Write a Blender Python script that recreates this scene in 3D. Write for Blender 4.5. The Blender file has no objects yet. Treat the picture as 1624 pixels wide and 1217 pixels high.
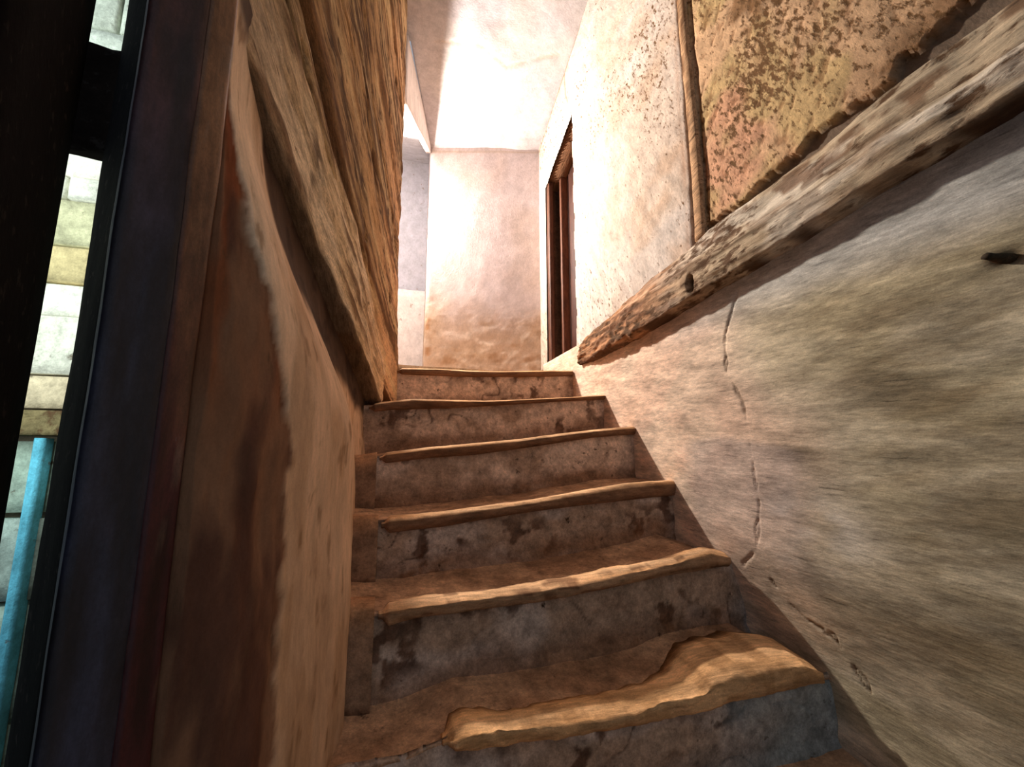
import bpy, math
import numpy as np
from mathutils import Vector, Matrix

sc = bpy.context.scene
S = 1.2            # metres per model unit
FLOOR = -0.99      # model height of the ground floor (eye level is 0)
COL = sc.collection

def V(x, y, z): return Vector((x*S, y*S, (z-FLOOR)*S))

# ------------------------------------------------------------------ camera, light, exposure
F_PX, CX, CY, HOR, VPX = 720.0, 812.0, 608.5, 728.0, 602.0
pitch = math.atan((HOR-CY)/F_PX)
yaw = math.atan((CX-VPX)/F_PX*math.cos(pitch))
cam = bpy.data.cameras.new('camera'); cam_ob = bpy.data.objects.new('camera', cam); COL.objects.link(cam_ob)
cam.sensor_width = 36.0; cam.lens = F_PX/1624*36.0; cam.clip_start = 0.02
cam_ob.location = V(0, 0, 0); cam_ob.rotation_euler = (math.pi/2+pitch, 0, -yaw)
sc.camera = cam_ob

vs = sc.view_settings
vs.view_transform = 'Standard'; vs.look = 'None'; vs.gamma = 1.0; vs.use_curve_mapping = False
vs.exposure = 0.14

world = bpy.data.worlds.new('overcast_sky'); sc.world = world; world.use_nodes = True
world.node_tree.nodes['Background'].inputs[0].default_value = (0.70, 0.84, 1.0, 1)
world.node_tree.nodes['Background'].inputs[1].default_value = 0.44

def lamp(name, kind, loc, energy, colour, size, rot=None, size_y=None):
    l = bpy.data.lights.new(name, kind); l.energy = energy; l.color = colour
    if kind == 'AREA':
        l.size = size
        if size_y: l.shape = 'RECTANGLE'; l.size_y = size_y
    else: l.shadow_soft_size = size
    o = bpy.data.objects.new(name, l); COL.objects.link(o); o.location = loc
    if rot: o.rotation_euler = rot
    return o
# bulb in the passage round the corner of the landing, and the daylight of the yard behind the slit
o = lamp('passage_lamp', 'AREA', V(0.0, 2.845, 1.60), 134.0, (1.0, 0.90, 0.80), 0.09)
o.rotation_euler = Vector((0.14, -1.0, -0.10)).to_track_quat('-Z', 'Y').to_euler()
lamp('yard_daylight', 'AREA', V(-0.72, 0.64, 0.5), 7.5, (0.88, 1.0, 0.97), 0.5, rot=(math.radians(90), 0, 0), size_y=1.2)

# ------------------------------------------------------------------ numpy helpers
def lin(r, g, b):
    c = np.array([r, g, b], float)/255.0
    return np.where(c <= 0.04045, c/12.92, ((c+0.055)/1.055)**2.4)

def _hash(ix, iy, iz, seed):
    n = (ix.astype(np.int64)*374761393 + iy.astype(np.int64)*668265263 + iz.astype(np.int64)*2147483647 + seed*1274126177) & 0xFFFFFFFF
    n = ((n ^ (n >> 13))*1274126177) & 0xFFFFFFFF
    n = ((n ^ (n >> 16))*2246822519) & 0xFFFFFFFF
    return ((n ^ (n >> 15)) & 0xFFFFFF)/float(0xFFFFFF)

def vn(x, y, z=0.0, seed=0):
    x, y, z = np.broadcast_arrays(np.asarray(x, float), np.asarray(y, float), np.asarray(z, float))
    ix, iy, iz = np.floor(x), np.floor(y), np.floor(z)
    fx, fy, fz = x-ix, y-iy, z-iz
    fx, fy, fz = [t*t*t*(t*(t*6-15)+10) for t in (fx, fy, fz)]
    out = 0
    for dx in (0, 1):
        wx = fx if dx else 1-fx
        for dy in (0, 1):
            wy = fy if dy else 1-fy
            for dz in (0, 1):
                wz = fz if dz else 1-fz
                out = out + wx*wy*wz*_hash(ix+dx, iy+dy, iz+dz, seed)
    return out

def fbm(x, y, z=0.0, octv=4, seed=0):
    s, a, t = 0.0, 0.5, 0.0
    for o in range(octv):
        f = 2.0**o
        s = s + a*vn(np.asarray(x)*f, np.asarray(y)*f, np.asarray(z)*f, seed+o*17); t += a; a *= 0.5
    return s/t          # 0..1, mean .5

def ss(a, b, x):
    t = np.clip((x-a)/(b-a), 0, 1); return t*t*(3-2*t)

def mix(a, b, t): return a*(1-t[..., None])+b*t[..., None]

def poly_dist(x, y, pts):
    d = np.full(np.shape(x), 9.0)
    for (ax, ay), (bx, by) in zip(pts[:-1], pts[1:]):
        ux, uy = bx-ax, by-ay
        t = np.clip(((x-ax)*ux+(y-ay)*uy)/(ux*ux+uy*uy), 0, 1)
        d = np.minimum(d, np.hypot(x-ax-t*ux, y-ay-t*uy))
    return d

def interp(pts, x):
    p = np.array(pts, float); o = np.argsort(p[:, 0]); return np.interp(x, p[o, 0], p[o, 1])

# ------------------------------------------------------------------ objects
def link(name, me, parent=None):
    o = bpy.data.objects.new(name, me); COL.objects.link(o)
    if parent is not None: o.parent = parent; o.matrix_parent_inverse = parent.matrix_world.inverted()
    return o

def tag(o, label=None, cat=None, group=None, kind=None):
    if label: o['label'] = label
    if cat: o['category'] = cat
    if group: o['group'] = group
    if kind: o['kind'] = kind
    return o

def empty(name, x, y, z):
    o = bpy.data.objects.new(name, None); COL.objects.link(o); o.location = V(x, y, z); o.empty_display_size = 0.1
    bpy.context.view_layer.update()
    return o

def raw_mesh(name, verts, loops, starts, totals, cols, mat, parent=None, smooth=True):
    me = bpy.data.meshes.new(name)
    v = np.asarray(verts, float).reshape(-1, 3).copy()
    v[:, 2] -= FLOOR; v *= S
    me.vertices.add(len(v)); me.vertices.foreach_set('co', v.ravel())
    me.loops.add(len(loops)); me.loops.foreach_set('vertex_index', np.asarray(loops, np.int32))
    me.polygons.add(len(starts)); me.polygons.foreach_set('loop_start', np.asarray(starts, np.int32))
    me.polygons.foreach_set('loop_total', np.asarray(totals, np.int32))
    me.polygons.foreach_set('use_smooth', np.full(len(starts), smooth))
    me.update(calc_edges=True); me.validate()
    a = me.attributes.new('col', 'FLOAT_COLOR', 'POINT')
    c = np.asarray(cols, float).reshape(-1, cols.shape[-1]) if hasattr(cols, 'shape') else np.tile(np.asarray(cols, float), (len(v), 1))
    if len(c) == 1: c = np.tile(c, (len(v), 1))
    if c.shape[1] == 3: c = np.concatenate([c, np.full((len(c), 1), 0.5)], 1)
    a.data.foreach_set('color', c.astype(np.float32).ravel())
    me.materials.append(mat)
    return link(name, me, parent)

def sheet(name, P, cols, mat, parent=None, hole=None, flip=False, back=None):
    """grid of points P[nu,nv,3]; back = offset vector (model units) closes it into a solid"""
    nu, nv = P.shape[:2]
    idx = np.arange(nu*nv).reshape(nu, nv)
    q = np.stack([idx[:-1, :-1], idx[1:, :-1], idx[1:, 1:], idx[:-1, 1:]], -1).reshape(-1, 4)
    if hole is not None: q = q[~hole.reshape(-1)]
    if flip: q = q[:, ::-1]
    verts = P.reshape(-1, 3); c = cols.reshape(-1, cols.shape[-1])
    loops = q.ravel(); totals = np.full(len(q), 4)
    if back is not None:
        ring = np.concatenate([idx[:, 0], idx[-1, 1:], idx[-2::-1, -1], idx[0, -2:0:-1]])
        bv = verts[ring]+np.asarray(back, float)
        b0 = len(verts); n = len(ring)
        verts = np.concatenate([verts, bv]); c = np.concatenate([c, c[ring]])
        k = np.arange(n); k2 = (k+1) % n
        sk = np.stack([ring[k2], ring[k], b0+k, b0+k2], -1)
        if flip: sk = sk[:, ::-1]
        cap = (b0+np.arange(n))[::-1]
        if flip: cap = cap[::-1]
        loops = np.concatenate([loops, sk.ravel(), cap]); totals = np.concatenate([totals, np.full(n, 4), [n]])
    starts = np.concatenate([[0], np.cumsum(totals)[:-1]])
    return raw_mesh(name, verts, loops, starts, totals, c, mat, parent)

def tube(name, P, cols, mat, parent=None, flip=False):
    """loft: P[n along, m around, 3], closed around, capped at both ends"""
    n, m = P.shape[:2]
    idx = np.arange(n*m).reshape(n, m)
    nx = np.roll(idx, -1, axis=1)
    q = np.stack([idx[:-1], nx[:-1], nx[1:], idx[1:]], -1).reshape(-1, 4)
    caps = np.concatenate([idx[0][::-1], idx[-1]])
    if flip: q = q[:, ::-1]; caps = np.concatenate([idx[0], idx[-1][::-1]])
    loops = np.concatenate([q.ravel(), caps]); totals = np.concatenate([np.full(len(q), 4), [m, m]])
    starts = np.concatenate([[0], np.cumsum(totals)[:-1]])
    return raw_mesh(name, P.reshape(-1, 3), loops, starts, totals, cols.reshape(-1, cols.shape[-1]), mat, parent)

def prism(name, poly, z0, z1, colour, mat, parent=None, nz=40, rough=0.002, edge=6, seed=0, cfun=None, bev=0.004):
    """vertical timber / wall piece with a plan outline, its edges eased and its faces slightly uneven"""
    poly = np.array(poly, float); pts = []
    area = 0.5*np.sum(poly[:, 0]*np.roll(poly[:, 1], -1)-np.roll(poly[:, 0], -1)*poly[:, 1])
    if area < 0: poly = poly[::-1]
    m = len(poly)
    for i in range(m):
        a, b = poly[i], poly[(i+1) % m]; L = np.hypot(*(b-a)); e = min(bev, L*0.3)
        for t in np.linspace(e/L, 1-e/L, edge): pts.append(a+(b-a)*t)
    pts = np.array(pts); z = np.linspace(z0, z1, nz)
    Z, X = np.meshgrid(z, pts[:, 0], indexing='ij'); _, Y = np.meshgrid(z, pts[:, 1], indexing='ij')
    ctr = pts.mean(0)
    nrm = np.stack([X-ctr[0], Y-ctr[1]], -1); nrm /= np.linalg.norm(nrm, axis=-1)[..., None]+1e-9
    d = (fbm(X*40, Y*40, Z*9, 3, seed)-0.5)*2*rough
    P = np.stack([X+nrm[..., 0]*d, Y+nrm[..., 1]*d, Z], -1)
    c = np.tile(np.asarray(colour, float), (nz, len(pts), 1))
    if cfun is not None: c = cfun(P, c)
    return tube(name, P, c, mat, parent, flip=False)

def block(name, x0, x1, y0, y1, z0, z1, colour, mat, parent=None, n=6, rough=0.002, seed=0):
    return prism(name, [(x0, y0), (x1, y0), (x1, y1), (x0, y1)], z0, z1, colour, mat, parent, nz=max(2, n), rough=rough, edge=n, seed=seed)

# ------------------------------------------------------------------ materials
def surface(name, speck=(0.06, 0.035, 0.018), sp_scale=60.0, stretch=(1, 1, 1), rot=(0, 0, 0), sp_hard=14.0, sp_base=0.80, sp_gain=0.42,
            fine=0.22, fine_scale=28.0, fine_stretch=None, bump=0.35, bump_scale=90.0, rough=0.92, spec=0.15, scratch=None):
    m = bpy.data.materials.new(name); m.use_nodes = True
    nt = m.node_tree; N = nt.nodes; L = nt.links
    bsdf = N['Principled BSDF']; bsdf.inputs['Roughness'].default_value = rough; bsdf.inputs['Specular IOR Level'].default_value = spec
    att = N.new('ShaderNodeAttribute'); att.attribute_name = 'col'
    tc = N.new('ShaderNodeTexCoord')
    def mapped(st):
        mp = N.new('ShaderNodeMapping'); mp.vector_type = 'TEXTURE'
        mp.inputs['Rotation'].default_value = rot; mp.inputs['Scale'].default_value = st
        L.new(tc.outputs['Object'], mp.inputs['Vector']); return mp.outputs[0]
    def noise(vec, scale, detail=4, rgh=0.55):
        n = N.new('ShaderNodeTexNoise'); n.inputs['Scale'].default_value = scale; n.inputs['Detail'].default_value = detail+3
        n.inputs['Roughness'].default_value = rgh; L.new(vec, n.inputs['Vector']); return n.outputs['Fac']
    def math_(op, a, b=None, clamp=False):
        n = N.new('ShaderNodeMath'); n.operation = op; n.use_clamp = clamp
        for i, v in enumerate((a, b)):
            if v is None: continue
            if isinstance(v, (int, float)): n.inputs[i].default_value = v
            else: L.new(v, n.inputs[i])
        return n.outputs[0]
    vs_ = mapped(stretch); vf = mapped(fine_stretch or stretch)
    f1 = noise(vf, fine_scale, 6, 0.65)
    def spread(v, a, b, lo, hi):
        n = N.new('ShaderNodeMapRange'); n.inputs[1].default_value = a; n.inputs[2].default_value = b
        n.inputs[3].default_value = lo; n.inputs[4].default_value = hi; L.new(v, n.inputs[0]); return n.outputs[0]
    k = spread(f1, .34, .66, 1-fine*1.5, 1+fine*1.1)
    f0 = noise(vf, fine_scale*4.5, 4, 0.75)
    k = math_('MULTIPLY', k, spread(f0, .34, .66, 1-fine*1.1, 1+fine*.9))
    f3 = noise(tc.outputs['Object'], 260, 2, 0.7)
    k = math_('MULTIPLY', k, spread(f3, .34, .66, 1-fine*.55, 1+fine*.55))
    if scratch:
        f4 = noise(mapped(scratch), 30, 3, 0.6)
        k = math_('ADD', k, spread(f4, .60, .72, 0, .28))
        k = math_('ADD', k, spread(f4, .41, .30, 0, -.34))
    sc_ = N.new('ShaderNodeVectorMath'); sc_.operation = 'SCALE'; L.new(att.outputs['Color'], sc_.inputs[0]); L.new(k, sc_.inputs['Scale'])
    sp = noise(vs_, sp_scale, 5, 0.6)
    th = math_('SUBTRACT', sp_base, math_('MULTIPLY', att.outputs['Alpha'], sp_gain))
    fac = math_('MULTIPLY', math_('SUBTRACT', sp, th), sp_hard, clamp=True)
    mx = N.new('ShaderNodeMix'); mx.data_type = 'RGBA'; L.new(fac, mx.inputs['Factor']); L.new(sc_.outputs[0], mx.inputs[6])
    mx.inputs[7].default_value = (*speck, 1)
    L.new(mx.outputs[2], bsdf.inputs['Base Color'])
    bn = noise(vf, bump_scale, 6, 0.65)
    h = math_('SUBTRACT', math_('ADD', bn, math_('MULTIPLY', f1, 0.8)), math_('MULTIPLY', fac, 0.7))
    b = N.new('ShaderNodeBump'); b.inputs['Strength'].default_value = bump; b.inputs['Distance'].default_value = 0.006
    L.new(h, b.inputs['Height']); L.new(b.outputs[0], bsdf.inputs['Normal'])
    return m

M_LIME = surface('limewash_plaster', speck=(0.22, 0.13, 0.07), sp_scale=26, stretch=(1, 0.6, 2.0), rot=(math.radians(20), 0, 0), fine=0.10, fine_scale=14, bump=0.35, sp_base=0.86)
M_PANEL = surface('peeling_tan_plaster', speck=(0.15, 0.075, 0.028), sp_scale=62, stretch=(1, 1.0, 2.0), rot=(math.radians(-32), 0, 0), fine=0.16, fine_scale=20, bump=0.45, sp_base=0.725, sp_hard=9)
M_LOWER = surface('brushed_old_plaster', speck=(0.055, 0.04, 0.022), sp_scale=16, stretch=(1, 3.2, 0.8), rot=(math.radians(4), 0, 0), fine=0.25, fine_scale=17, bump=0.34, sp_base=0.93, sp_hard=5, scratch=(1, 4.0, .28))
M_CLAY = surface('earthen_stair_plaster', speck=(0.05, 0.026, 0.013), sp_scale=34, fine=0.26, fine_scale=20, bump=0.5, sp_base=0.84, sp_hard=9)
M_SMOOTH = surface('smooth_clay_plaster', speck=(0.09, 0.05, 0.025), sp_scale=40, stretch=(1, 1, 3), fine=0.11, fine_scale=16, bump=0.25, sp_base=0.86, sp_hard=6)
M_WOOD = surface('whitewashed_weathered_wood', speck=(0.11, 0.058, 0.028), sp_scale=40, stretch=(1, 2.6, 1), rot=(math.radians(-3), 0, 0), fine=0.20, fine_scale=34, fine_stretch=(1, 7, 1), bump=0.5, sp_base=0.71, sp_hard=8, scratch=(1, 8, .35))
M_LWOOD = surface('whitewashed_rough_timber', speck=(0.075, 0.038, 0.016), sp_scale=52, stretch=(1, 7, 1), rot=(math.radians(-16), 0, 0), fine=0.30, fine_scale=52, bump=0.6, sp_base=0.76, sp_hard=7, scratch=(1, 7, .6))
M_NOSE = surface('worn_tread_wood', speck=(0.07, 0.03, 0.012), sp_scale=30, stretch=(6, 1, 1), fine=0.28, fine_scale=24, bump=0.4, sp_base=0.82, sp_hard=8)
M_PAINT = surface('dark_painted_wood', speck=(0.16, 0.13, 0.12), sp_scale=30, stretch=(1, 1, 3), fine=0.25, fine_scale=30, bump=0.25, rough=0.55, spec=0.4, sp_base=0.92)
M_BLACK = surface('blackened_wood', speck=(0.02, 0.016, 0.014), fine=0.2, bump=0.2, rough=0.95, spec=0.04)
M_STONE = surface('whitewashed_stone', speck=(0.16, 0.13, 0.09), sp_scale=26, fine=0.2, fine_scale=16, bump=0.5, sp_base=0.84)

# ------------------------------------------------------------------ floor, ceiling
def flat_grid(x0, x1, y0, y1, nx, ny):
    return np.meshgrid(np.linspace(x0, x1, nx), np.linspace(y0, y1, ny), indexing='ij')
X, Y = flat_grid(-1.6, 1.3, -1.2, 1.2, 60, 60)
P = np.stack([X, Y, FLOOR+(fbm(X*6, Y*6, 0, 3, 5)-.5)*.012], -1)
tag(sheet('floor', P, mix(lin(95, 75, 58)*np.ones((60, 60, 3)), lin(70, 55, 42), fbm(X*4, Y*4, 0, 3, 8)), M_CLAY, back=(0, 0, -.12)), kind='structure')

# sloping ceiling: eaves over the back wall, rising towards the camera; its left edge runs along a fascia
def ceil_left(y): return np.where(y < 2.28, -0.02-0.9*ss(2.15, 2.05, y), 0.06+(y-2.28)*0.18/0.55)
yv = np.concatenate([np.linspace(-0.6, 1.9, 60), np.linspace(1.91, 2.86, 90)]); tv = np.linspace(0, 1, 110)
T, Yc = np.meshgrid(tv, yv, indexing='ij')
Xl = ceil_left(Yc); Xc = Xl+(1.10-Xl)*T
def ceil_z(x, y): return 2.09+0.42*(2.83-0.24*(x-0.24)-y)
Zc = ceil_z(Xc, Yc)+(fbm(Xc*3, Yc*3, 0, 3, 3)-.5)*.04
crk = poly_dist(Xc, Yc, [(0.2, 2.25), (0.45, 2.2), (0.62, 2.26), (0.9, 2.12)])+(fbm(Xc*20, Yc*20, 0, 2, 4)-.5)*.02
Zc = Zc+.004*np.exp(-(crk/.006)**2)
c = mix(lin(204, 196, 194)*np.ones(Xc.shape+(3,)), lin(196, 190, 194), ss(.4, .65, fbm(Xc*2.5, Yc*2.5, 0, 3, 9)))
c = mix(c, lin(190, 170, 150), .6*np.exp(-(crk/.006)**2))
c = np.concatenate([c, np.full(Xc.shape+(1,), .18)], -1)
ceiling = tag(sheet('ceiling', np.stack([Xc, Yc, Zc], -1), c, M_LIME, flip=True, back=(0, 0, .08)), kind='structure')

# ------------------------------------------------------------------ right wall
CRACK1 = [(1.004, .46), (1.058, .358), (1.065, .248), (1.009, .15), (.998, .047), (.985, -.116), (1.008, -.229), (1.067, -.28)]
CRACK2 = [(.985, -.30), (.944, -.349), (.908, -.373), (.849, -.387), (.813, -.448), (.78, -.505)]
wall_right = empty('wall_right', 1.0, 1.2, FLOOR); tag(wall_right, kind='structure')
yv = np.concatenate([np.linspace(-0.6, .3, 60), np.linspace(.306, .75, 75), np.linspace(.754, 1.14, 98), np.linspace(1.146, 2.60, 230)]); zv = np.concatenate([np.linspace(FLOOR, -.56, 40), np.linspace(-.555, .575, 264)])
Yw, Zw = np.meshgrid(yv, zv, indexing='ij')
base = fbm(Yw*2.2, Zw*2.2, 0, 4, 21)-.5
h = base*.009+(fbm(Yw*9, Zw*16, 0, 4, 23)-.5)*.0025
wob = (fbm(Yw*22, Zw*22, 0, 4, 31)-.5)*.040
d1 = np.abs(poly_dist(Yw, Zw, CRACK1)+wob*.6); d2 = np.abs(poly_dist(Yw, Zw, CRACK2)+wob*.7)
k1 = np.exp(-(d1/.0035)**2); k2 = np.exp(-(d2/.0026)**2)
h = h-.0035*(k1+k2)
h = h-.06*ss(-.2, -.52, Zw)*ss(1.3, 1.05, Yw)
h = h*ss(.60, .50, Zw)+.0*Zw
h = h-.05*ss(2.2, 2.55, Yw)*ss(.35, .5, Zw)*0
peg = np.exp(-(((Yw-.436)/.02)**2+((Zw-.315)/.012)**2))
h = h-.012*peg
# what the plaster itself looks like: pink limewash by the landing, ochre towards the hall, brush smears
C = np.ones(Yw.shape+(3,))*lin(216, 204, 180)
warp = (fbm(Yw*3, Zw*3, 0, 3, 41)-.5)
st = fbm((Yw+.15*Zw)*2.6+warp*1.5, (Zw-.10*Yw)*24+warp*3, 0, 5, 42)
st2 = fbm((Yw-.25*Zw)*4+warp*2, (Zw+.25*Yw)*34, 0, 5, 43)
C = mix(C, lin(234, 202, 178), ss(.72, 1.15, Yw+warp*.35))
C = mix(C, lin(235, 214, 190), .55*ss(.48, .68, fbm(Yw*5, Zw*7, 0, 3, 44))*ss(.8, 1.2, Yw))
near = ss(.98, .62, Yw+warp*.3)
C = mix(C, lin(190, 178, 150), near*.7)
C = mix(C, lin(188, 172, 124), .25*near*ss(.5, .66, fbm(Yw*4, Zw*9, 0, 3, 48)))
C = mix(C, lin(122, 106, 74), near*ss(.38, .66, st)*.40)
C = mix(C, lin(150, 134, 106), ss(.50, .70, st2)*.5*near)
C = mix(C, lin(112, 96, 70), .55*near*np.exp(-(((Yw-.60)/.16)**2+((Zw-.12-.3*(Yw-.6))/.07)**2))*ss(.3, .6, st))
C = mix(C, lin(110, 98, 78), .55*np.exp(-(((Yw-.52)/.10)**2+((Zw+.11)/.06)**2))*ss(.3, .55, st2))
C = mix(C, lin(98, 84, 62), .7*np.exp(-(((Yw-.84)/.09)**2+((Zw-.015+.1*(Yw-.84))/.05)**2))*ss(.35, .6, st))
C = mix(C, lin(238, 236, 232), .8*np.exp(-(((Yw-.86)/.12)**2+((Zw+.16)/.07)**2))*ss(.3, .6, fbm(Yw*7, Zw*12, 0, 3, 45)))
edge = .02+.05*np.sin((Yw-.8)*5)
C = mix(C, lin(176, 162, 156), .6*ss(edge+.012, edge-.012, Zw+warp*.05)*ss(.80, .9, Yw)*ss(1.32, 1.2, Yw)*ss(-.4, -.1, Zw))
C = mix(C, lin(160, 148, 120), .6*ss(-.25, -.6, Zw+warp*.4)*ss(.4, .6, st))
C = mix(C, lin(88, 66, 46), np.clip(.8*(k1*.8*ss(.3, .5, fbm(Yw*9, Zw*9, 0, 2, 47))+k2*.8)+.95*peg, 0, 1))
C = mix(C, lin(190, 190, 186), .85*ss(.33, .45, Zw+warp*.06)*ss(1.5, 1.0, Yw))
al = .15+.45*near*ss(.4, .7, st)
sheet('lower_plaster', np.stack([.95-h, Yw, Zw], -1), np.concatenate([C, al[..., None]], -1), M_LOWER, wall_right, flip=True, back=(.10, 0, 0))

# upper plaster above the floor beam
JAG = [(1.30, .70), (1.104, .725), (.949, .722), (.857, .748), (.779, .745), (.743, .769), (.666, .760), (.626, .762), (.591, .747), (.563, .75), (.542, .785), (.503, .782), (.40, .80), (-.6, .82)]
yv = np.concatenate([np.linspace(-0.6, .3, 40), np.linspace(.306, 1.6, 216), np.linspace(1.607, 2.70, 140)])
zv = np.concatenate([np.linspace(.55, 1.5, 158), np.linspace(1.508, 2.5, 120), np.linspace(2.52, 3.7, 30)])
Yw, Zw = np.meshgrid(yv, zv, indexing='ij')
warp = fbm(Yw*3, Zw*3, 0, 3, 51)-.5
panel = ss(1.150, 1.135, Yw)
pits = fbm((Yw+.5*Zw)*46, (Zw-.5*Yw)*30, 0, 4, 53)
h = (fbm(Yw*2, Zw*2, 0, 3, 55)-.5)*.022*ss(.6, .8, Zw)*ss(1.9, 1.7, Yw)+(fbm(Yw*10, Zw*8, 0, 4, 56)-.5)*.004
h = h+panel*(.003-.002*ss(.56, .70, pits))
jz = interp(JAG, Yw)+(fbm(Yw*45, Zw*12, 0, 3, 57)-.5)*.022
rec = panel*ss(jz+.003, jz-.003, Zw)
h = h-.022*rec
gro = np.exp(-((Yw-1.168-.004*np.sin(Zw*9)-(fbm(Zw*14, Yw*3, 0, 2, 58)-.5)*.012)/.007)**2)+.6*np.exp(-((Yw-1.103-(fbm(Zw*11, Yw*3, 0, 2, 59)-.5)*.014)/.006)**2)
h = h-.012*gro
CR3 = [(2.10, 1.93), (2.14, 2.1), (2.06, 2.3), (1.87, 2.42)]
CR4 = [(2.105, 1.93), (2.19, 2.12), (2.2, 2.4)]
c3 = np.exp(-((poly_dist(Yw, Zw, CR4)+(fbm(Yw*12, Zw*12, 0, 2, 60)-.5)*.016)/.006)**2)
h = h-.004*c3
doorh = (Yw > 2.10+.006*np.sin(Zw*23)) & (Yw < 2.55) & (Zw < 1.93-(Yw-2.10)*.42)
C = mix(np.ones(Yw.shape+(3,))*lin(200, 182, 166), lin(204, 192, 182), ss(.4, .65, fbm(Yw*3, Zw*3, 0, 3, 61)))
C = mix(C, lin(190, 158, 130), .6*ss(.5, .7, fbm(Yw*4, Zw*6, 0, 4, 62))*ss(2.0, 1.2, Yw))
P_ = mix(np.ones(Yw.shape+(3,))*lin(208, 170, 132), lin(198, 168, 120), ss(.42, .66, fbm(Yw*7, Zw*7, 0, 3, 63)))
P_ = mix(P_, lin(214, 160, 128), ss(.5, .7, fbm(Yw*5+9, Zw*5, 0, 3, 64))*.8)
P_ = mix(P_, lin(120, 76, 40), .55*ss(.60, .74, pits))
P_ = mix(P_, lin(120, 84, 48), .8*ss(.62, .72, fbm((Yw+.4*Zw)*5, (Zw-.4*Yw)*3, 0, 3, 65))*ss(.9, 1.3, Zw))
P_ = mix(P_, lin(112, 78, 46), .7*ss(.10, .02, Zw-jz)*ss(.70, .5, Yw))
C = C*(1-panel[..., None])+P_*panel[..., None]
C = mix(C, lin(118, 100, 84), rec)
C = mix(C, lin(96, 60, 34), np.clip(gro*.9+c3*.6, 0, 1))
C = mix(C, lin(150, 100, 60), .7*ss(.05, .0, np.abs(Yw-1.2)+(warp+.5)*.05)*(1-panel))
C = mix(C, lin(110, 76, 46), .85*np.exp(-((Zw-(2.09+.42*(2.83-.24*(.957-.24)-Yw))+.008-(fbm(Yw*9, Zw*3, 0, 3, 66)-.5)*.02)/.006)**2)*(Yw > 1.2))
al = np.where(panel > .5, .48+.75*warp+.12*ss(1.2, .8, Yw), .30+.5*warp)*(1-rec*.7)
hole = doorh[:-1, :-1] & doorh[1:, 1:]
sheet('upper_plaster', np.stack([.957-h, Yw, Zw], -1), np.concatenate([C, np.clip(al, 0, 1)[..., None]], -1), M_PANEL, wall_right, flip=True, hole=hole)
# batten let into the plaster, running down to the beam
zz = np.linspace(.69, 3.3, 160); m = 12
Zb, Tb = np.meshgrid(zz, np.arange(m)/m*2*np.pi, indexing='ij')
w = .020+.004*(fbm(Zb*7, Tb*0, 0, 2, 70)-.5)
sx = np.sign(np.cos(Tb))*np.abs(np.cos(Tb))**.5; sy = np.sign(np.sin(Tb))*np.abs(np.sin(Tb))**.5
Pb = np.stack([.955+.013*sx+(fbm(Zb*20, Tb, 0, 3, 71)-.5)*.004, 1.134+.012*(Zb-.69)*0+w*sy+.006*np.sin(Zb*5), Zb], -1)
cb = mix(np.ones(Zb.shape+(3,))*lin(196, 156, 118), lin(120, 82, 52), ss(.5, .7, fbm(Zb*9, Tb*3, 0, 3, 72)))
tube('batten', Pb, cb, M_LWOOD, wall_right)

# door in the right wall at the landing
door = empty('door_1', 1.0, 2.32, .445); tag(door, kind='structure')
dk = lin(74, 44, 32)
for i in range(4):
    y0 = 2.09+i*.118
    ztop = 1.96-(y0-2.09)*.42
    block('plank', 1.075, 1.10, y0, y0+.114, .45, ztop, lin(70, 40, 30)*(1+.12*((i*7) % 3-1)), M_PAINT, door, n=6, seed=i)
prism('frame_post', [(.965, 2.50), (.995, 2.50), (.995, 2.56), (.965, 2.56)], .45, 1.76, lin(96, 58, 40), M_PAINT, door, seed=3)
prism('frame_post', [(1.03, 2.46), (1.08, 2.46), (1.08, 2.49), (1.03, 2.49)], .45, 1.80, lin(110, 66, 44), M_PAINT, door, seed=5)
block('reveal', .975, 1.10, 2.055, 2.095, .45, 1.98, lin(168, 132, 104), M_CLAY, door, seed=4)
block('reveal', .985, 1.12, 2.562, 2.60, .45, 1.80, lin(120, 84, 62), M_CLAY, door, seed=6)
# sloping head of the opening
yy = np.linspace(2.07, 2.60, 24)
sec = np.array([(.972, 0), (1.12, 0), (1.12, .07), (.972, .07)])
Ph = np.stack([np.stack([sec[:, 0], np.full(4, y), sec[:, 1]+1.935-(y-2.10)*.42+(fbm(np.array([y*20.]), 3.)-.5)*.012], -1) for y in yy])
tube('lintel', Ph, np.ones(Ph.shape)*lin(120, 84, 60), M_LWOOD, door, flip=True)
block('latch', 1.055, 1.075, 2.13, 2.15, 1.28, 1.295, lin(200, 190, 175), M_PAINT, door, n=4, rough=.0005)

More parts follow.
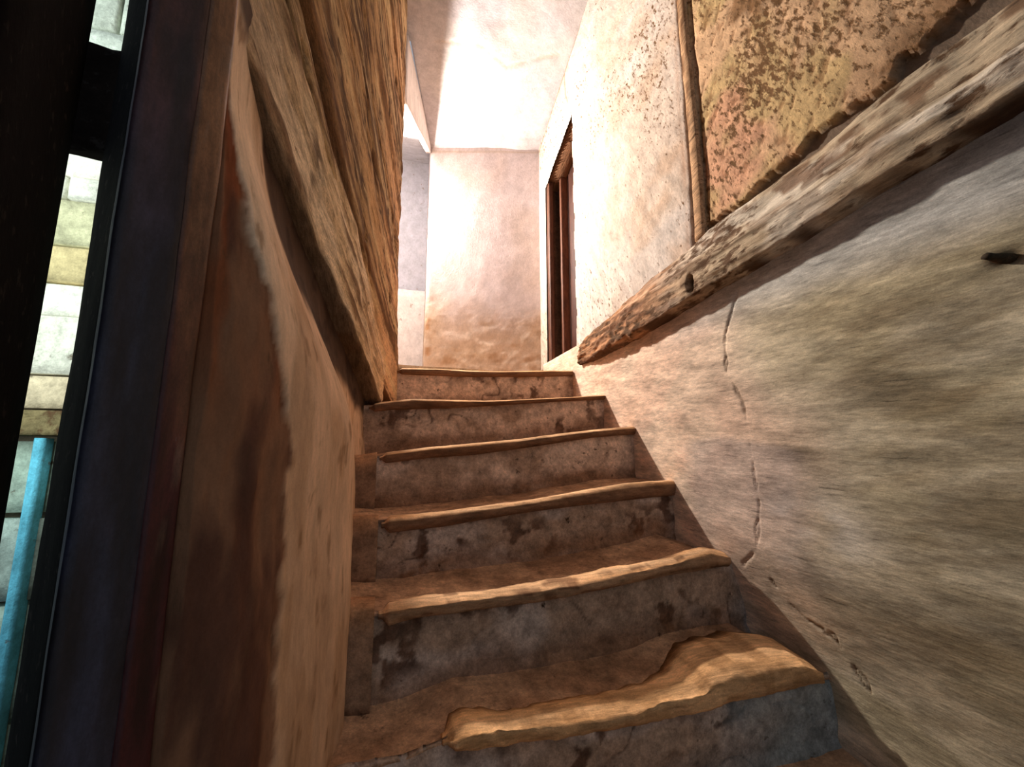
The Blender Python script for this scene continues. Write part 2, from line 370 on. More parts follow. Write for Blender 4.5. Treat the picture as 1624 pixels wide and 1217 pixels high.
# ------------------------------------------------------------------ beams
BOT = [(-.6, .55), (.362, .543), (.464, .533), (.614, .526), (.83, .508), (1.074, .494), (1.33, .471), (1.619, .457), (1.916, .454), (2.0, .462)]
ARR = [(-.6, .625), (.355, .618), (.5, .624), (.637, .613), (.962, .596), (1.087, .599), (1.319, .597), (1.697, .569), (2.04, .535)]
TOP = [(-.6, .735), (.36, .725), (.564, .726), (.656, .711), (.835, .702), (1.08, .700), (1.166, .681), (1.381, .665), (1.639, .63), (1.98, .594), (2.06, .57)]
ys = np.concatenate([np.linspace(-.6, .3, 50), np.linspace(.305, 2.04, 330)])
prof = []
for y in ys:
    b, a, t = interp(BOT, y), interp(ARR, y), interp(TOP, y)
    fade = 1-.55*ss(1.55, 2.04, y)
    key = [(.972, b-.002), (.950-.03*fade, b-.001), (.950-.050*fade, b+.008), (.950-.052*fade, b+(a-b)*.5), (.950-.047*fade, a-.004), (.950-.040*fade, a+.004), (.948-.012*fade, t-.008), (.952, t), (.975, t)]
    key = np.array(key); seg = []
    ns = [3, 3, 9, 9, 3, 8, 3, 2, 4]
    for i in range(len(key)):
        p, q = key[i], key[(i+1) % len(key)]
        for k in range(ns[i]): seg.append(np.append(p+(q-p)*k/ns[i], i+k/ns[i]))
    prof.append(seg)
prof = np.array(prof); Yb = np.repeat(ys[:, None], prof.shape[1], 1)
Xb, Zb, Kb = prof[..., 0], prof[..., 1], prof[..., 2]
gr = fbm(Yb*4, Zb*60, Kb*.8, 4, 80)
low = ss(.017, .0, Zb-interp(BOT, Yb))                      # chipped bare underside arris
face = ss(.94, .925, Xb)
dis = (gr-.5)*.012+(fbm(Yb*14, Zb*14, 0, 3, 81)-.5)*.010-low*.006*ss(.35, .7, fbm(Yb*18, Zb*8, 0, 3, 82))
kn = np.exp(-(((Yb-1.134)/.014)**2+((Zb-.538)/.026)**2)**2)
old = ss(1.15, 1.6, Yb)
dis = dis+old*(fbm(Yb*22, Zb*70, 0, 3, 83)-.5)*.02-.028*kn
groove = np.exp(-((Zb-interp(ARR, Yb)-.005)/.004)**2); dis = dis-.005*groove*ss(.35, .6, fbm(Yb*6, Zb*0, 0, 2, 84))
wht = lin(190, 168, 138)
C = mix(np.ones(Yb.shape+(3,))*lin(190, 170, 142), lin(214, 200, 180), ss(.45, .65, fbm(Yb*4, Zb*20, 0, 3, 85)))
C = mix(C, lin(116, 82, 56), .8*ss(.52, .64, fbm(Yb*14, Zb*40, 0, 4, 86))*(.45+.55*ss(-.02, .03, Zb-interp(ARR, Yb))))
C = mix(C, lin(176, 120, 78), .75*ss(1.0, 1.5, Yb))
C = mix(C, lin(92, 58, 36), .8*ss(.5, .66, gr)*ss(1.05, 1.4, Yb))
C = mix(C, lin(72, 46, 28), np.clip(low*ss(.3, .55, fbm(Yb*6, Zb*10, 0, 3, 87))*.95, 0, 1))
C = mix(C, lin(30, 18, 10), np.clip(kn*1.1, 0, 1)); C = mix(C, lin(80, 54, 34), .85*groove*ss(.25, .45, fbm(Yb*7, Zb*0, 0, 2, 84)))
for dz_ in (-.018, .030): C = mix(C, lin(96, 68, 44), .7*np.exp(-((Zb-interp(ARR, Yb)-dz_-.012*(fbm(Yb*3, dz_*99, 0, 3, 89)-.5))/.0022)**2)*ss(.4, .55, fbm(Yb*4, dz_*77, 0, 2, 79)))
al = .35+.3*ss(.4, .7, fbm(Yb*5, Zb*12, 0, 3, 88))
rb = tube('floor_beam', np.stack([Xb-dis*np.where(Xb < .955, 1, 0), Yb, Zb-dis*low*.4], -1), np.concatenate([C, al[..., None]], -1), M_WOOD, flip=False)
tag(rb, 'long whitewashed wooden floor beam running level along the right wall, with a dark knot hole', 'beam')

# left wall plane: X = -.3 + .163 Y
LBOT = [(.52, .556), (.596, .549), (.776, .495), (.851, .482), (1.037, .429), (1.306, .345), (1.53, .275), (1.755, .204), (1.80, .195)]
LTOP = [(.52, .90), (.797, .85), (.893, .798), (1.007, .729), (1.297, .647), (1.526, .524), (1.80, .44)]
ys = np.linspace(.53, 1.775, 260); prof = []
for y in ys:
    b, t = interp(LBOT, y), interp(LTOP, y); x0 = -.3+.163*y
    f = 1-.4*ss(1.5, 1.78, y)
    key = np.array([(-.06, b), (-.004, b), (.010, b+.005), (.016, b+(t-b)*.45), (.010, t-.03), (-.004, t-.004), (-.03, t-.004), (-.06, t-.01)])
    key[:, 0] += x0-.016*ss(1.5, .8, y); ns = [3, 3, 12, 12, 5, 4, 2, 8]; seg = []
    for i in range(len(key)):
        p, q = key[i], key[(i+1) % len(key)]
        for k in range(ns[i]): seg.append(np.append(p+(q-p)*k/ns[i], i+k/ns[i]))
    prof.append(seg)
prof = np.array(prof); Yb = np.repeat(ys[:, None], prof.shape[1], 1); Xb, Zb, Kb = prof[..., 0], prof[..., 1], prof[..., 2]
rel = (Zb-interp(LBOT, Yb))/(interp(LTOP, Yb)-interp(LBOT, Yb))
gr = fbm(Yb*4, rel*16, 0, 4, 90)
front = (Kb > .8) & (Kb < 6.2)
dis = (gr-.5)*.014+(fbm(Yb*12, rel*4, 0, 3, 91)-.5)*.010
for rr, dep in ((.62, .012), (.80, .010), (.36, .005)):
    dis = dis-dep*np.exp(-((rel-rr-(fbm(Yb*5, rr*9, 0, 2, 92)-.5)*.10)/.018)**2)*ss(.3, .6, fbm(Yb*3, rr*5, 0, 2, 93))
C = mix(np.ones(Yb.shape+(3,))*lin(232, 208, 174), lin(218, 190, 150), ss(.4, .65, fbm(Yb*5, rel*5, 0, 3, 94)))
C = mix(C, lin(104, 68, 38), .85*ss(.54, .70, gr))
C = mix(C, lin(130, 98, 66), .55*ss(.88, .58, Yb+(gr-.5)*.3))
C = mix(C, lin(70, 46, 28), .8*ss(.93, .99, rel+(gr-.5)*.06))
C = mix(C, lin(70, 44, 26), .8*np.exp(-((Yb-.90-.10*(rel-.3))/.035)**2)*ss(.4, .6, fbm(Yb*16, rel*10, 0, 3, 95)))
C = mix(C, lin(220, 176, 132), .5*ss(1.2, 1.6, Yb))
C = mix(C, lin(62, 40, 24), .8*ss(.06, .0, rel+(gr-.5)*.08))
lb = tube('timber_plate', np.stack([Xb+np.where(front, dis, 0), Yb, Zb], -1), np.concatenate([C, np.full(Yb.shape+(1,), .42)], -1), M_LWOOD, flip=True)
tag(lb, 'rough tan timber sloping down along the left wall to the stairs', 'beam')

# ------------------------------------------------------------------ left walls
wall_left = empty('wall_left', -.2, 1.3, FLOOR); tag(wall_left, kind='structure')
# upper plaster above the timber
yv = np.concatenate([np.linspace(.53, 2.12, 240), np.linspace(2.125, 2.20, 14)]); tv = np.concatenate([np.linspace(0, .62, 190), np.linspace(.63, 1, 30)])
Yw, Tw = np.meshgrid(yv, tv, indexing='ij')
zl = np.interp(Yw, [.5, 1.7, 1.80, 1.95, 2.2], [.84, .43, .28, .24, .22]); Zw = zl+(3.5-zl)*Tw
acr = Zw+.30*Yw
st = fbm(Yw*1.6, acr*17, 0, 4, 101); gv = np.abs(fbm(Yw*1.8, acr*9, 0, 3, 102)-.5)
gro = np.exp(-(gv/.022)**2)*ss(.40, .6, fbm(Yw*4, acr*4, 0, 2, 103))
h = (st-.5)*.012-.013*gro+(fbm(Yw*10, Zw*10, 0, 3, 104)-.5)*.008
rnd = ss(2.10, 2.2, Yw)
Xw = -.302+.163*Yw+h+.022*ss(1.6, 2.2, Yw)*ss(1.0, .2, Zw)-.02*rnd**2-.010*ss(.9, 2.5, Zw)*ss(1.5, 2.2, Yw)
lt = np.interp(Yw, [p[0] for p in LTOP], [p[1] for p in LTOP])
gap = np.exp(-((Zw-lt-.006-(fbm(Yw*8, Zw*2, 0, 3, 108)-.5)*.02)/(.020+.012*ss(1.3, .8, Yw)))**2)*ss(1.80, 1.6, Yw)
Xw = Xw-.022*gap
C = mix(np.ones(Yw.shape+(3,))*lin(186, 148, 102), lin(164, 130, 86), ss(.4, .65, fbm(Yw*3, acr*6, 0, 3, 105)))
C = mix(C, lin(216, 168, 124), ss(1.3, 2.0, Yw)*.8)
C = mix(C, lin(214, 186, 140), .6*ss(.5, .66, fbm(Yw*2, acr*14, 0, 3, 106)))
C = mix(C, lin(110, 70, 34), .8*ss(.55, .70, st))
C = mix(C, lin(92, 60, 32), .8*ss(.56, .66, fbm(Yw*2.6, acr*34, 0, 4, 109)))
C = mix(C, lin(70, 44, 22), np.clip(gro*.95+.85*gap, 0, 1))
C = mix(C, lin(120, 88, 52), .6*ss(1.0, .6, Yw))
al = .45+.30*ss(.45, .65, fbm(Yw*2.5, acr*5, 0, 3, 107))
sheet('upper_plaster', np.stack([Xw, Yw, Zw], -1), np.concatenate([C, al[..., None]], -1), M_LWOOD, wall_left, back=(-.09, 0, 0))

# lower plaster: battered mass, flaring towards the doorway post
Q = np.array([(.07, 2.25), (-.02, 1.80), (-.065, 1.54), (-.062, 1.25), (-.046, .98), (-.085, .79), (-.13, .60), (-.165, .567), (-.194, .553)])
Tp = np.array([(.0, 2.25), (-.055, 1.80), (-.092, 1.54), (-.136, 1.25), (-.172, .98), (-.198, .79), (-.206, .60), (-.203, .567), (-.197, .553)])
arc = np.concatenate([[0], np.cumsum(np.hypot(*np.diff(Q, axis=0).T))]); sv = np.linspace(0, arc[-1], 300)
def smooth_path(a):
    x = np.interp(sv, arc, a); k = np.hanning(25); k /= k.sum(); xp = np.pad(x, 12, mode='edge'); return np.convolve(xp, k, 'valid')
qx, qy, tx = smooth_path(Q[:, 0]), smooth_path(Q[:, 1]), smooth_path(Tp[:, 0])
zv = np.concatenate([np.linspace(FLOOR, .62, 230), np.linspace(.63, 1.4, 40)])
Sw, Zw = np.meshgrid(sv, zv, indexing='ij')
Qx, Qy, Tx = [np.repeat(a[:, None], len(zv), 1) for a in (qx, qy, tx)]
zb = np.interp(Qy, [.55, 1.755, 2.3], [.555, .204, .1])
f = ss(-.42, 0.0, Zw-zb)
sr = arc[-1]-Sw                                   # distance from the post
h = (fbm(Sw*3, Zw*2.5, 0, 3, 111)-.5)*.022*ss(.0, .08, sr)+(fbm(Sw*14, Zw*9, 0, 4, 112)-.5)*.006
rag = .050+.03*(fbm(Zw*3, 1, 0, 3, 113)-.5)-.03*ss(.25, .5, Zw)+.10*ss(.32, .02, Zw)
earth = ss(rag+.006, rag-.006, sr+(fbm(Zw*34, sr*34, 0, 4, 114)-.5)*.034)
h = h-.003*earth+earth*(fbm(Sw*40, Zw*12, 0, 4, 115)-.5)*.012
Xw = Qx*(1-f)+Tx*f+h; Yw = Qy-h*.4
C = mix(np.ones(Yw.shape+(3,))*lin(222, 184, 150), lin(206, 168, 134), ss(.4, .65, fbm(Sw*4, Zw*3, 0, 3, 116)))
C = mix(C, lin(232, 206, 176), .7*ss(.0, .4, Zw+(fbm(Sw*5, Zw*4, 0, 3, 117)-.5)*.4)*ss(.3, .1, sr))
C = mix(C, lin(170, 126, 84), .35*ss(.55, .70, fbm(Sw*12, Zw*5, 0, 4, 118)))
C = mix(C, lin(130, 92, 56), .6*ss(.66, .80, fbm(Sw*40, Zw*18, 0, 4, 119)))
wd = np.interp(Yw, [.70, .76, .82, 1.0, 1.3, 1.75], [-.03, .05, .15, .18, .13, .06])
beam_shade = ss(.03, -.03, (zb-Zw)-wd+(fbm(Sw*9, Zw*9, 0, 4, 122)-.5)*.05)  # soft shadow below the left timber, painted into the plaster colour
C = mix(C, lin(64, 46, 36), .94*beam_shade)
C = mix(C, lin(50, 34, 24), .6*beam_shade*ss(.5, .66, fbm(Sw*16, Zw*20, 0, 4, 123)))
E_ = mix(np.ones(Yw.shape+(3,))*lin(136, 96, 70), lin(98, 64, 48), ss(.4, .62, fbm(Sw*22, Zw*6, 0, 4, 120)))
E_ = mix(E_, lin(140, 74, 40), .7*ss(.55, .65, fbm(Sw*12, Zw*4, 0, 3, 121))*ss(.0, .2, Zw))
C = C*(1-earth[..., None])+E_*earth[..., None]
al = .25+.35*earth
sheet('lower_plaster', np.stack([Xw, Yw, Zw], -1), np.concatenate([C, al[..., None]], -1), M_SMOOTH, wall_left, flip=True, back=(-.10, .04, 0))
# wall stub behind the door leaf
prism('side_plaster', [(-.203, .265), (-.25, .20), (-.36, -.6), (-.46, -.6), (-.36, .22), (-.235, .29)], FLOOR, 1.4, lin(120, 92, 58), M_CLAY, wall_left, seed=8)

# ------------------------------------------------------------------ doorway beside the camera
d2 = empty('door_2', -.26, .45, FLOOR); tag(d2, kind='structure')
def post_c(P, c):
    n1 = fbm(P[..., 0]*50, P[..., 1]*50, P[..., 2]*5, 3, 130)
    c = mix(c, lin(36, 14, 12), ss(.5, .7, n1)*.7)
    c = mix(c, lin(132, 92, 62), .9*ss(-.05, .35, P[..., 2]+(fbm(P[..., 0]*30, P[..., 1]*30, P[..., 2]*8, 4, 133)-.5)*.5+(P[..., 0]+.2)*6))
    c = mix(c, lin(120, 96, 80), .5*ss(.72, .78, fbm(P[..., 0]*60, P[..., 1]*60, P[..., 2]*14, 3, 131)))
    return c
prism('jamb_post', [(-.192, .553), (-.212, .523), (-.262, .575), (-.25, .61)], FLOOR, 1.38, lin(70, 28, 30), M_PAINT, d2, nz=120, edge=9, cfun=post_c, rough=.003, seed=11)
prism('jamb_board', [(-.211, .526), (-.250, .487), (-.258, .495), (-.221, .545)], FLOOR, 1.38, lin(54, 55, 72), M_PAINT, d2, nz=120, edge=9, cfun=lambda P, c: mix(mix(c, lin(84, 48, 42), .9*ss(.15, .5, P[..., 2])), lin(38, 34, 40), ss(.4, .7, fbm(P[..., 0]*40, P[..., 1]*40, P[..., 2]*6, 3, 132))), rough=.0015, seed=12, bev=.003)
prism('rebate', [(-.252, .492), (-.318, .578), (-.30, .60), (-.225, .545)], FLOOR, 1.38, lin(14, 12, 12), M_BLACK, d2, nz=90, rough=.003, seed=13)
prism('door_leaf', [(-.2965, .492), (-.205, .275), (-.225, .265), (-.316, .484)], FLOOR+.01, 1.38, lin(14, 10, 9), M_BLACK, d2, nz=80, rough=.0015, seed=14)
prism('door_lintel', [(-.27, .56), (-.315, .574), (-.40, .56), (-.40, .59), (-.28, .60)], .345, .475, lin(24, 18, 15), M_BLACK, d2, nz=14, rough=.008, seed=15)

# stone wall of the yard seen through the slit: each stone its own piece
yard = empty('wall_yard', -.7, 1.06, FLOOR); tag(yard, kind='structure')
block('mortar_core', -1.15, -.42, 1.025, 1.11, FLOOR, 1.45, lin(120, 108, 90), M_STONE, yard, n=8, rough=.004)
rng = np.random.RandomState(4)
rows = [(-.985, -.80, (160, 175, 150)), (-.79, -.60, (150, 172, 150)), (-.59, -.42, (160, 182, 165)), (-.41, -.24, (170, 190, 175)), (-.23, -.10, (176, 192, 180)), (-.09, .030, (172, 190, 172)),
        (.088, .145, (196, 180, 150)), (.150, .255, (226, 224, 206)), (.260, .318, (226, 224, 210)), (.325, .390, (196, 178, 132)), (.396, .482, (190, 186, 150)), (.488, .53, (226, 224, 208)),
        (.535, .594, (226, 222, 206)), (.60, .66, (206, 192, 152)), (.665, .76, (200, 196, 176)), (.77, .86, (205, 210, 196)), (.87, .98, (200, 205, 190)), (.99, 1.1, (200, 200, 180)), (1.11, 1.25, (200, 196, 176))]
for z0, z1, rgb in rows:
    x = -1.14+rng.rand()*.06
    while x < -.46:
        w = .13+rng.rand()*.16; x1 = min(x+w, -.43)
        if x1-x > .04:
            col = lin(*rgb)*(.88+.2*rng.rand()); pr = rng.rand()*.012
            block('stone', x, x1-.006, 1.0-pr, 1.05, z0, z1, col, M_STONE, yard, n=5, rough=.004, seed=int(rng.randint(99)))
        x = x1
sh = block('wooden_shelf', -1.1, -.45, .965, 1.03, .040, .082, lin(126, 112, 78), M_WOOD, None, n=8, rough=.003)
tag(sh, 'brown wooden ledge on the pale stone wall, seen through the slit', 'ledge')
bb = block('blue_board', -.567, -.550, .968, .997, FLOOR+.001, .035, lin(104, 190, 214), M_STONE, None, n=8, rough=.001)
tag(bb, 'light blue painted board upright below the ledge behind the slit', 'board')

# ------------------------------------------------------------------ landing and passage
X, Y = flat_grid(-.62, 1.12, 2.06, 3.35, 50, 50)
yo = np.interp(X, [-.05, .95], [2.125, 2.165])
Yl = yo+(Y-2.06)/(3.35-2.06)*(3.35-yo)
sheet_l = sheet('floor_landing', np.stack([X, Yl, .432+(fbm(X*6, Yl*6, 0, 3, 140)-.5)*.006], -1), mix(np.ones((50, 50, 3))*lin(190, 150, 112), lin(150, 112, 80), fbm(X*7, Yl*7, 0, 3, 141)), M_CLAY, back=(0, 0, -.09))
tag(sheet_l, kind='structure')
# back wall, skewed in plan
A, B = np.array([.24, 2.83]), np.array([1.05, 2.638]); tv = np.linspace(0, 1, 130); zv = np.linspace(.40, 2.16, 190)
Tw, Zw = np.meshgrid(tv, zv, indexing='ij'); u = Tw*np.hypot(*(B-A)); nrm = np.array([-(B-A)[1], (B-A)[0]])/np.hypot(*(B-A))
lowr = ss(1.15, .7, Zw+(fbm(u*3, Zw*3, 0, 3, 150)-.5)*.6)
h = (fbm(u*2.5, Zw*2.5, 0, 3, 151)-.5)*.014+(fbm(u*12, Zw*16, 0, 4, 152)-.5)*.014*lowr
edg = np.exp(-(u/.012)**2); h = h-.012*edg*fbm(Zw*18, 1, 0, 3, 153)
C = mix(np.ones(u.shape+(3,))*lin(204, 192, 194), lin(204, 188, 182), ss(.35, .7, fbm(u*3, Zw*2, 0, 3, 154)))
C = mix(C, lin(190, 166, 142), lowr*.85)
C = mix(C, lin(160, 122, 84), .55*ss(.56, .74, fbm(u*7, Zw*14, 0, 4, 155))*lowr)
C = mix(C, lin(176, 128, 84), .7*np.exp(-((u-.02)/.02)**2)*ss(.58, .7, fbm(u*9, Zw*12, 0, 3, 156))*ss(1.6, 1.4, Zw))
C = mix(C, lin(182, 160, 140), .7*np.exp(-((Zw-2.072-.02*(Tw-.5))/.007)**2))
Px = A[0]+(B-A)[0]*Tw-nrm[0]*h; Py = A[1]+(B-A)[1]*Tw-nrm[1]*h
tag(sheet('wall_back', np.stack([Px, Py, Zw], -1), np.concatenate([C, np.full(u.shape+(1,), .22)], -1), M_LIME, flip=False, back=(.0, .11, 0)), kind='structure')
wht = lin(196, 196, 202)
# passage: far wall with a thicker lower part, side wall, sloping soffit, fascia under the ceiling edge
pw = empty('wall_passage', -.1, 3.3, .43); tag(pw, kind='structure')
block('far_plaster', -.62, .40, 3.25, 3.34, .40, 2.40, lin(180, 182, 194), M_LIME, pw, n=14, rough=.006, seed=21)
block('wainscot', -.62, .40, 3.17, 3.27, .42, 1.19, lin(226, 220, 220), M_LIME, pw, n=14, rough=.008, seed=22)
block('side_plaster', -.64, -.56, 2.05, 3.34, .40, 2.3, wht, M_LIME, pw, n=10, rough=.004, seed=23)
block('return_plaster', -.60, -.04, 2.14, 2.22, .40, 2.3, lin(190, 176, 160), M_LIME, pw, n=10, rough=.003, seed=24)
block('end_plaster', .35, .43, 2.90, 3.34, .40, 2.4, wht, M_LIME, pw, n=8, rough=.003, seed=26)
def quad_slab(name, pts, up, colour, mat, parent=None, n=14, seed=0):
    p = np.array(pts, float); a, b = np.meshgrid(np.linspace(0, 1, n), np.linspace(0, 1, n), indexing='ij')
    G = (p[0]*((1-a)*(1-b))[..., None]+p[1]*(a*(1-b))[..., None]+p[2]*(a*b)[..., None]+p[3]*((1-a)*b)[..., None])
    G[..., 2] += (fbm(G[..., 0]*8, G[..., 1]*8, 0, 3, seed)-.5)*.012
    return sheet(name, G, np.ones(G.shape)*colour, mat, parent, back=up)
tag(quad_slab('ceiling_passage', [(-.62, 2.14, 1.89), (-.62, 3.34, 2.29), (.34, 3.34, 2.29), (.05, 2.26, 1.93)], (0, 0, .05), wht, M_LIME, None, 16, 31), kind='structure')
quad_slab('fascia', [(.045, 2.24, 1.90), (.242, 2.835, 2.05), (.242, 2.835, 2.13), (.045, 2.24, 2.32)], (-.03, .01, 0), lin(232, 220, 214), M_LIME, ceiling, 16, 32)

# ------------------------------------------------------------------ staircase
stair = empty('staircase', .45, 1.4, FLOOR)
tag(stair, 'worn plastered staircase with wooden nosings climbing between the two walls to the bright landing', 'staircase')
ST = {1: dict(Y=(2.10, 2.139), xs=.06, top=[(-.2, .41), (.073, .414), (.261, .423), (.398, .422), (.572, .43), (.773, .445), (.95, .456)], bot=[(-.2, .385), (.145, .386), (.414, .392), (.671, .407), (.956, .427)]),
 2: dict(Y=(1.70, 1.804), xs=-.045, top=[(-.2, .195), (-.035, .198), (.03, .212), (.105, .223), (.396, .23), (.536, .241), (.785, .265), (.95, .282)], bot=[(-.034, .17), (.047, .18), (.229, .192), (.417, .210), (.73, .242), (.95, .262)]),
 3: dict(Y=(1.45, 1.566), xs=.0, top=[(-.062, .007), (-.006, .017), (.139, .035), (.307, .052), (.459, .067), (.624, .09), (.8, .112), (.959, .126)], bot=[(-.06, -.022), (-.001, -.015), (.14, .002), (.308, .014), (.528, .044), (.758, .078), (.937, .094)]),
 4: dict(Y=(1.22, 1.338), xs=.012, top=[(-.055, -.142), (.011, -.147), (.111, -.144), (.268, -.133), (.444, -.117), (.6, -.098), (.772, -.077), (.95, -.071)], bot=[(-.052, -.187), (.007, -.187), (.173, -.178), (.371, -.156), (.599, -.139), (.861, -.124), (.957, -.120)]),
 5: dict(Y=(1.0, 1.09), xs=.012, top=[(-.051, -.289), (.015, -.296), (.113, -.294), (.195, -.29), (.316, -.29), (.449, -.285), (.594, -.272), (.755, -.26), (.873, -.242), (.95, -.26), (1.0, -.275)], bot=[(-.043, -.329), (.017, -.335), (.084, -.325), (.196, -.325), (.358, -.324), (.542, -.312), (.753, -.297), (.919, -.291), (1.005, -.302)]),
 6: dict(Y=(.84, .86), xs=.125, top=[(-.029, -.475), (.059, -.475), (.12, -.463), (.165, -.451), (.264, -.458), (.373, -.46), (.49, -.463), (.625, -.454), (.686, -.438), (.766, -.432), (.851, -.430), (.919, -.436), (.993, -.470)], bot=[(-.027, -.50), (.147, -.487), (.29, -.498), (.428, -.504), (.54, -.503), (.645, -.5), (.75, -.497), (.941, -.489), (1.014, -.495)]),
 7: dict(Y=(.58, .59), xs=.0, top=[(-.1, -.645), (1, -.63)], bot=[(-.1, -.685), (1, -.67)]),
 8: dict(Y=(.33, .34), xs=.0, top=[(-.1, -.82), (1, -.81)], bot=[(-.1, -.86), (1, -.85)])}
def yline(k, x): a, b = ST[k]['Y']; return a+(x+.05)*(b-a)
for k in range(1, 9):
    d = ST[k]; nx = 230 if k < 7 else 60
    xs_ = np.linspace(-.12, 1.07 if k > 4 else .985, nx)
    if k == 1: xs_ = np.linspace(.0, 1.0, nx)
    zt, zbm = interp(d['top'], xs_), interp(d['bot'], xs_); yl = yline(k, xs_)
    ynose = yl
    # --- body: tread and riser in one plastered mesh
    if k > 1: back = yline(k-1, xs_)+.045; zback = zt+.004
    else: back = yl+.10; zback = zt
    foot = interp(ST[k+1]['top'], xs_) if k < 8 else np.full(nx, FLOOR)
    foot = foot+(.002 if k < 8 else 0)
    nt_, nr_ = 26, 34
    rowsP = []
    xi = xs_
    for j in range(nt_):
        t = j/(nt_-1); yy = back+(yl+.022-back)*t
        dip = -.006*np.sin(np.pi*np.clip(t, 0, 1))
        rowsP.append(np.stack([xi, yy, zback+(zt-(.006 if k < 5 else .022)-zback)*t+dip+(fbm(xi*14, yy*14, k, 4, 200)-.5)*.010*ss(0, .15, np.full(nx, t))], -1))
    for j in range(nr_):
        t = j/(nr_-1); zz = (zt-.012)+(foot-.006-(zt-.012))*t
        bulge = .010*np.sin(np.pi*t)
        ck = np.abs(fbm(xi*7, zz*7, k*3., 3, 210)-.5)
        rowsP.append(np.stack([xi, yl+.026-bulge+(fbm(xi*9, zz*12, k, 4, 205)-.5)*.016+.004*np.exp(-(ck/.012)**2)-.012*ss(.85, 1, np.full(nx, t)), zz], -1))
    Pst = np.stack(rowsP)
    if k == 1: Pst = Pst[nt_-6:]
    nR = Pst.shape[0]
    xx, zz, yyv = Pst[..., 0], Pst[..., 2], Pst[..., 1]
    isr = (np.arange(nR) >= nR-nr_)[:, None]*np.ones((1, nx))
    TC = mix(np.ones(xx.shape+(3,))*lin(204, 160, 124), lin(172, 130, 98), ss(.4, .65, fbm(xx*9, yyv*9, k, 3, 220)))
    RC = mix(np.ones(xx.shape+(3,))*(lin(214, 184, 160) if k < 4 else lin(196, 172, 154)), lin(172, 142, 118), ss(.38, .62, fbm(xx*6, zz*9, k, 3, 221)))
    ck = np.abs(fbm(xx*7, zz*7, k*3., 3, 210)-.5)
    RC = mix(RC, lin(76, 48, 32), .8*np.exp(-(ck/.012)**2)*ss(.5, .62, fbm(xx*4, zz*4, k, 2, 222)))
    RC = mix(RC, lin(84, 54, 36), .85*ss(.55, .66, fbm(xx*26, zz*26, k, 4, 223))*ss(.40, .6, fbm(xx*3.5, zz*5, k+.5, 3, 224)))
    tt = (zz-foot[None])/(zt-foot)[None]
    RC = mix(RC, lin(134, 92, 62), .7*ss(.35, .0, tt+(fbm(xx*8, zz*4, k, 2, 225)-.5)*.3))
    if k == 6: RC = mix(RC, lin(140, 150, 150), ss(.6, .95, xx+(fbm(xx*8, zz*8, 0, 2, 226)-.5)*.3)*.8)  # cool ambient light painted into the right end of this riser
    if k == 5: RC = mix(RC, lin(150, 150, 150), ss(.97, 1.0, xx)*.7)
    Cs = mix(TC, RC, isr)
    al = .35+.25*fbm(xx*3, zz*3, k, 2, 227)
    backv = (0, .02, -.02) if k > 1 else (0, .03, 0)
    st_o = sheet('step', Pst, np.concatenate([Cs, al[..., None]], -1), M_CLAY, stair, flip=True)
    # --- wooden nosing along the edge
    x0 = d['xs']; x1 = {1: .945, 5: .935}.get(k, .96)
    nn = 260 if k < 7 else 60
    xn = np.linspace(x0, x1, nn); zt, zbm, yl = interp(d['top'], xn), interp(d['bot'], xn), yline(k, xn)
    sect = [(.075, -.010, 0), (.045, -.002, 0), (.020, .0, 0), (.008, -.002, 0), (.002, -.007, 0), (-.002, 0, .30), (-.002, 0, .55), (.0, 0, .80), (.005, 0, .96), (.014, 0, 1.02), (.035, 0, 1.0), (.070, 0, 1.0)]
    worn = {5: .9, 6: 1.2}.get(k, .35)
    if k == 5: sect = [(.080, -.012, 0), (.050, -.002, 0), (.034, .0, 0), (.018, -.003, 0), (.006, -.010, 0)]+sect[5:]
    if k == 6: sect = [(.090, -.016, 0), (.058, -.004, 0), (.042, -.001, 0), (.022, -.006, 0), (.006, -.014, 0)]+sect[5:]
    Pn = np.zeros((nn, len(sect), 3))
    for j, (q, dz, fr) in enumerate(sect):
        z = zt+dz if fr == 0 else zt+(zbm-zt)*fr
        lump = (fbm(xn*11, j*.35, k, 3, 230)-.5)*.014*worn+(fbm(xn*34, j*.8, k, 3, 231)-.5)*.010*worn
        q2 = q
        Pn[:, j] = np.stack([xn, yl+q2+lump, z+lump*.5*(fr < .9)], -1)
    if k == 6:          # lump of clay rising to the right wall and ragged broken left end
        tl = ss(.55, .75, xn)
        Pn[:, 0, 1] += .10*tl; Pn[:, 1, 1] += .07*tl; Pn[:, 0, 2] += .012*tl; Pn[:, 1, 2] += .014*tl
    tap = np.clip((xn-x0)/.02, .35, 1)[:, None, None]
    ctr = Pn.mean(1, keepdims=True); Pn = ctr+(Pn-ctr)*np.concatenate([np.ones_like(tap), tap, tap], -1)
    jj = np.arange(len(sect))[None]*np.ones((nn, 1)); xx = np.repeat(xn[:, None], len(sect), 1)
    g = fbm(xx*3, jj*2.2, k, 4, 232)
    Cn = mix(np.ones(xx.shape+(3,))*lin(238, 192, 146), lin(212, 162, 114), ss(.4, .62, g))
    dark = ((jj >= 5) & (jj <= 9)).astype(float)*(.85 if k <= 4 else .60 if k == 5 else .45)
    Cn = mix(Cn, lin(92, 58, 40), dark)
    Cn = mix(Cn, lin(104, 66, 42), .75*ss(.54, .66, fbm(xx*18, jj*.9, k, 4, 233))*(1.0 if k >= 5 else .5))
    Cn = mix(Cn, lin(70, 42, 28), .8*(jj == 0))
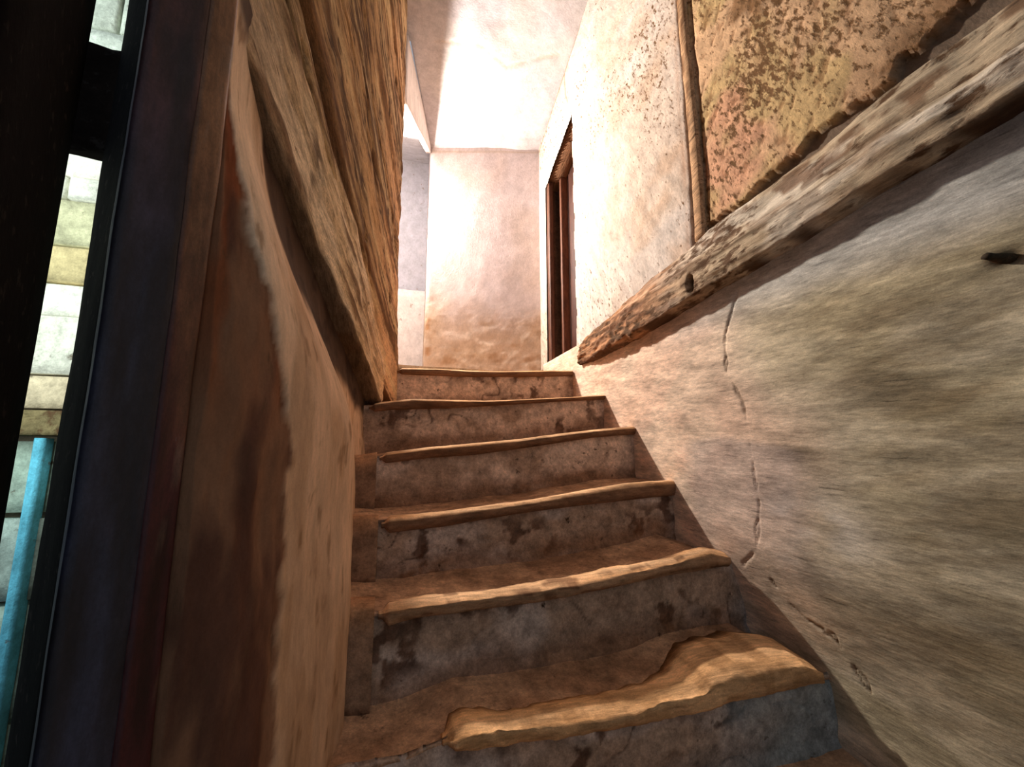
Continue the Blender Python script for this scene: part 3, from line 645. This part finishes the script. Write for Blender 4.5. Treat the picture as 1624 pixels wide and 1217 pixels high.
    if k == 6: Cn = mix(Cn, lin(228, 174, 116), .45*np.ones(xx.shape))
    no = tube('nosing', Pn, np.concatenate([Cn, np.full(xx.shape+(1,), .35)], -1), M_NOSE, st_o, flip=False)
    # --- plaster patch closing the step on the left, with a dark joint
    if k in (3, 4, 5):
        xp = np.linspace(-.12, x0-.008, 26); zt, yl = interp(d['top'], xp), yline(k, xp); foot = interp(ST[k+1]['top'], xp)
        zs = [0, .004, .012, .03, .06, .09, .12, .15, .2]; Pp = []
        rows_ = [(.08, zt+.0), (.04, zt+.003), (.015, zt+.002), (.003, zt-.005), (.0, zt-.014)]+[(-.001, zt-.014+(foot-.01-zt+.014)*t) for t in np.linspace(.15, 1, 8)]+[(.05, foot-.01)]
        for j, (q, z) in enumerate(rows_):
            Pp.append(np.stack([xp, yl+q+(fbm(xp*20, z*20, k, 3, 240)-.5)*.010, z+(fbm(xp*14, j*.5, k, 2, 241)-.5)*.005], -1))
        Pp = np.stack(Pp, 1); xx, zz = Pp[..., 0], Pp[..., 2]
        Cp = mix(np.ones(xx.shape+(3,))*lin(182, 134, 96), lin(150, 116, 90), ss(-.01, -.05, zz-interp(d['top'], xx)))
        Cp = mix(Cp, lin(96, 64, 42), .7*ss(.56, .68, fbm(xx*16, zz*16, k, 3, 242)))
        tube('plaster_patch', Pp, np.concatenate([Cp, np.full(xx.shape+(1,), .4)], -1), M_CLAY, st_o, flip=False)

# ------------------------------------------------------------------ small things
zz = np.linspace(0, 1, 14); th = np.arange(10)/10*2*np.pi
Tz, Th = np.meshgrid(zz, th, indexing='ij'); r = .011*(1-.45*Tz)*(1+.4*(fbm(Tz*6, Th*1.5, 0, 2, 250)-.5))
pegm = tube('wall_peg', np.stack([.975-.055*Tz, .436+r*np.cos(Th)*1.2+.012*Tz, .315+r*np.sin(Th)*.8+.006*Tz], -1), np.ones(Tz.shape+(3,))*lin(58, 48, 36), M_WOOD, flip=True)
tag(pegm, 'short dark wooden peg sticking out of the right wall below the beam', 'peg')
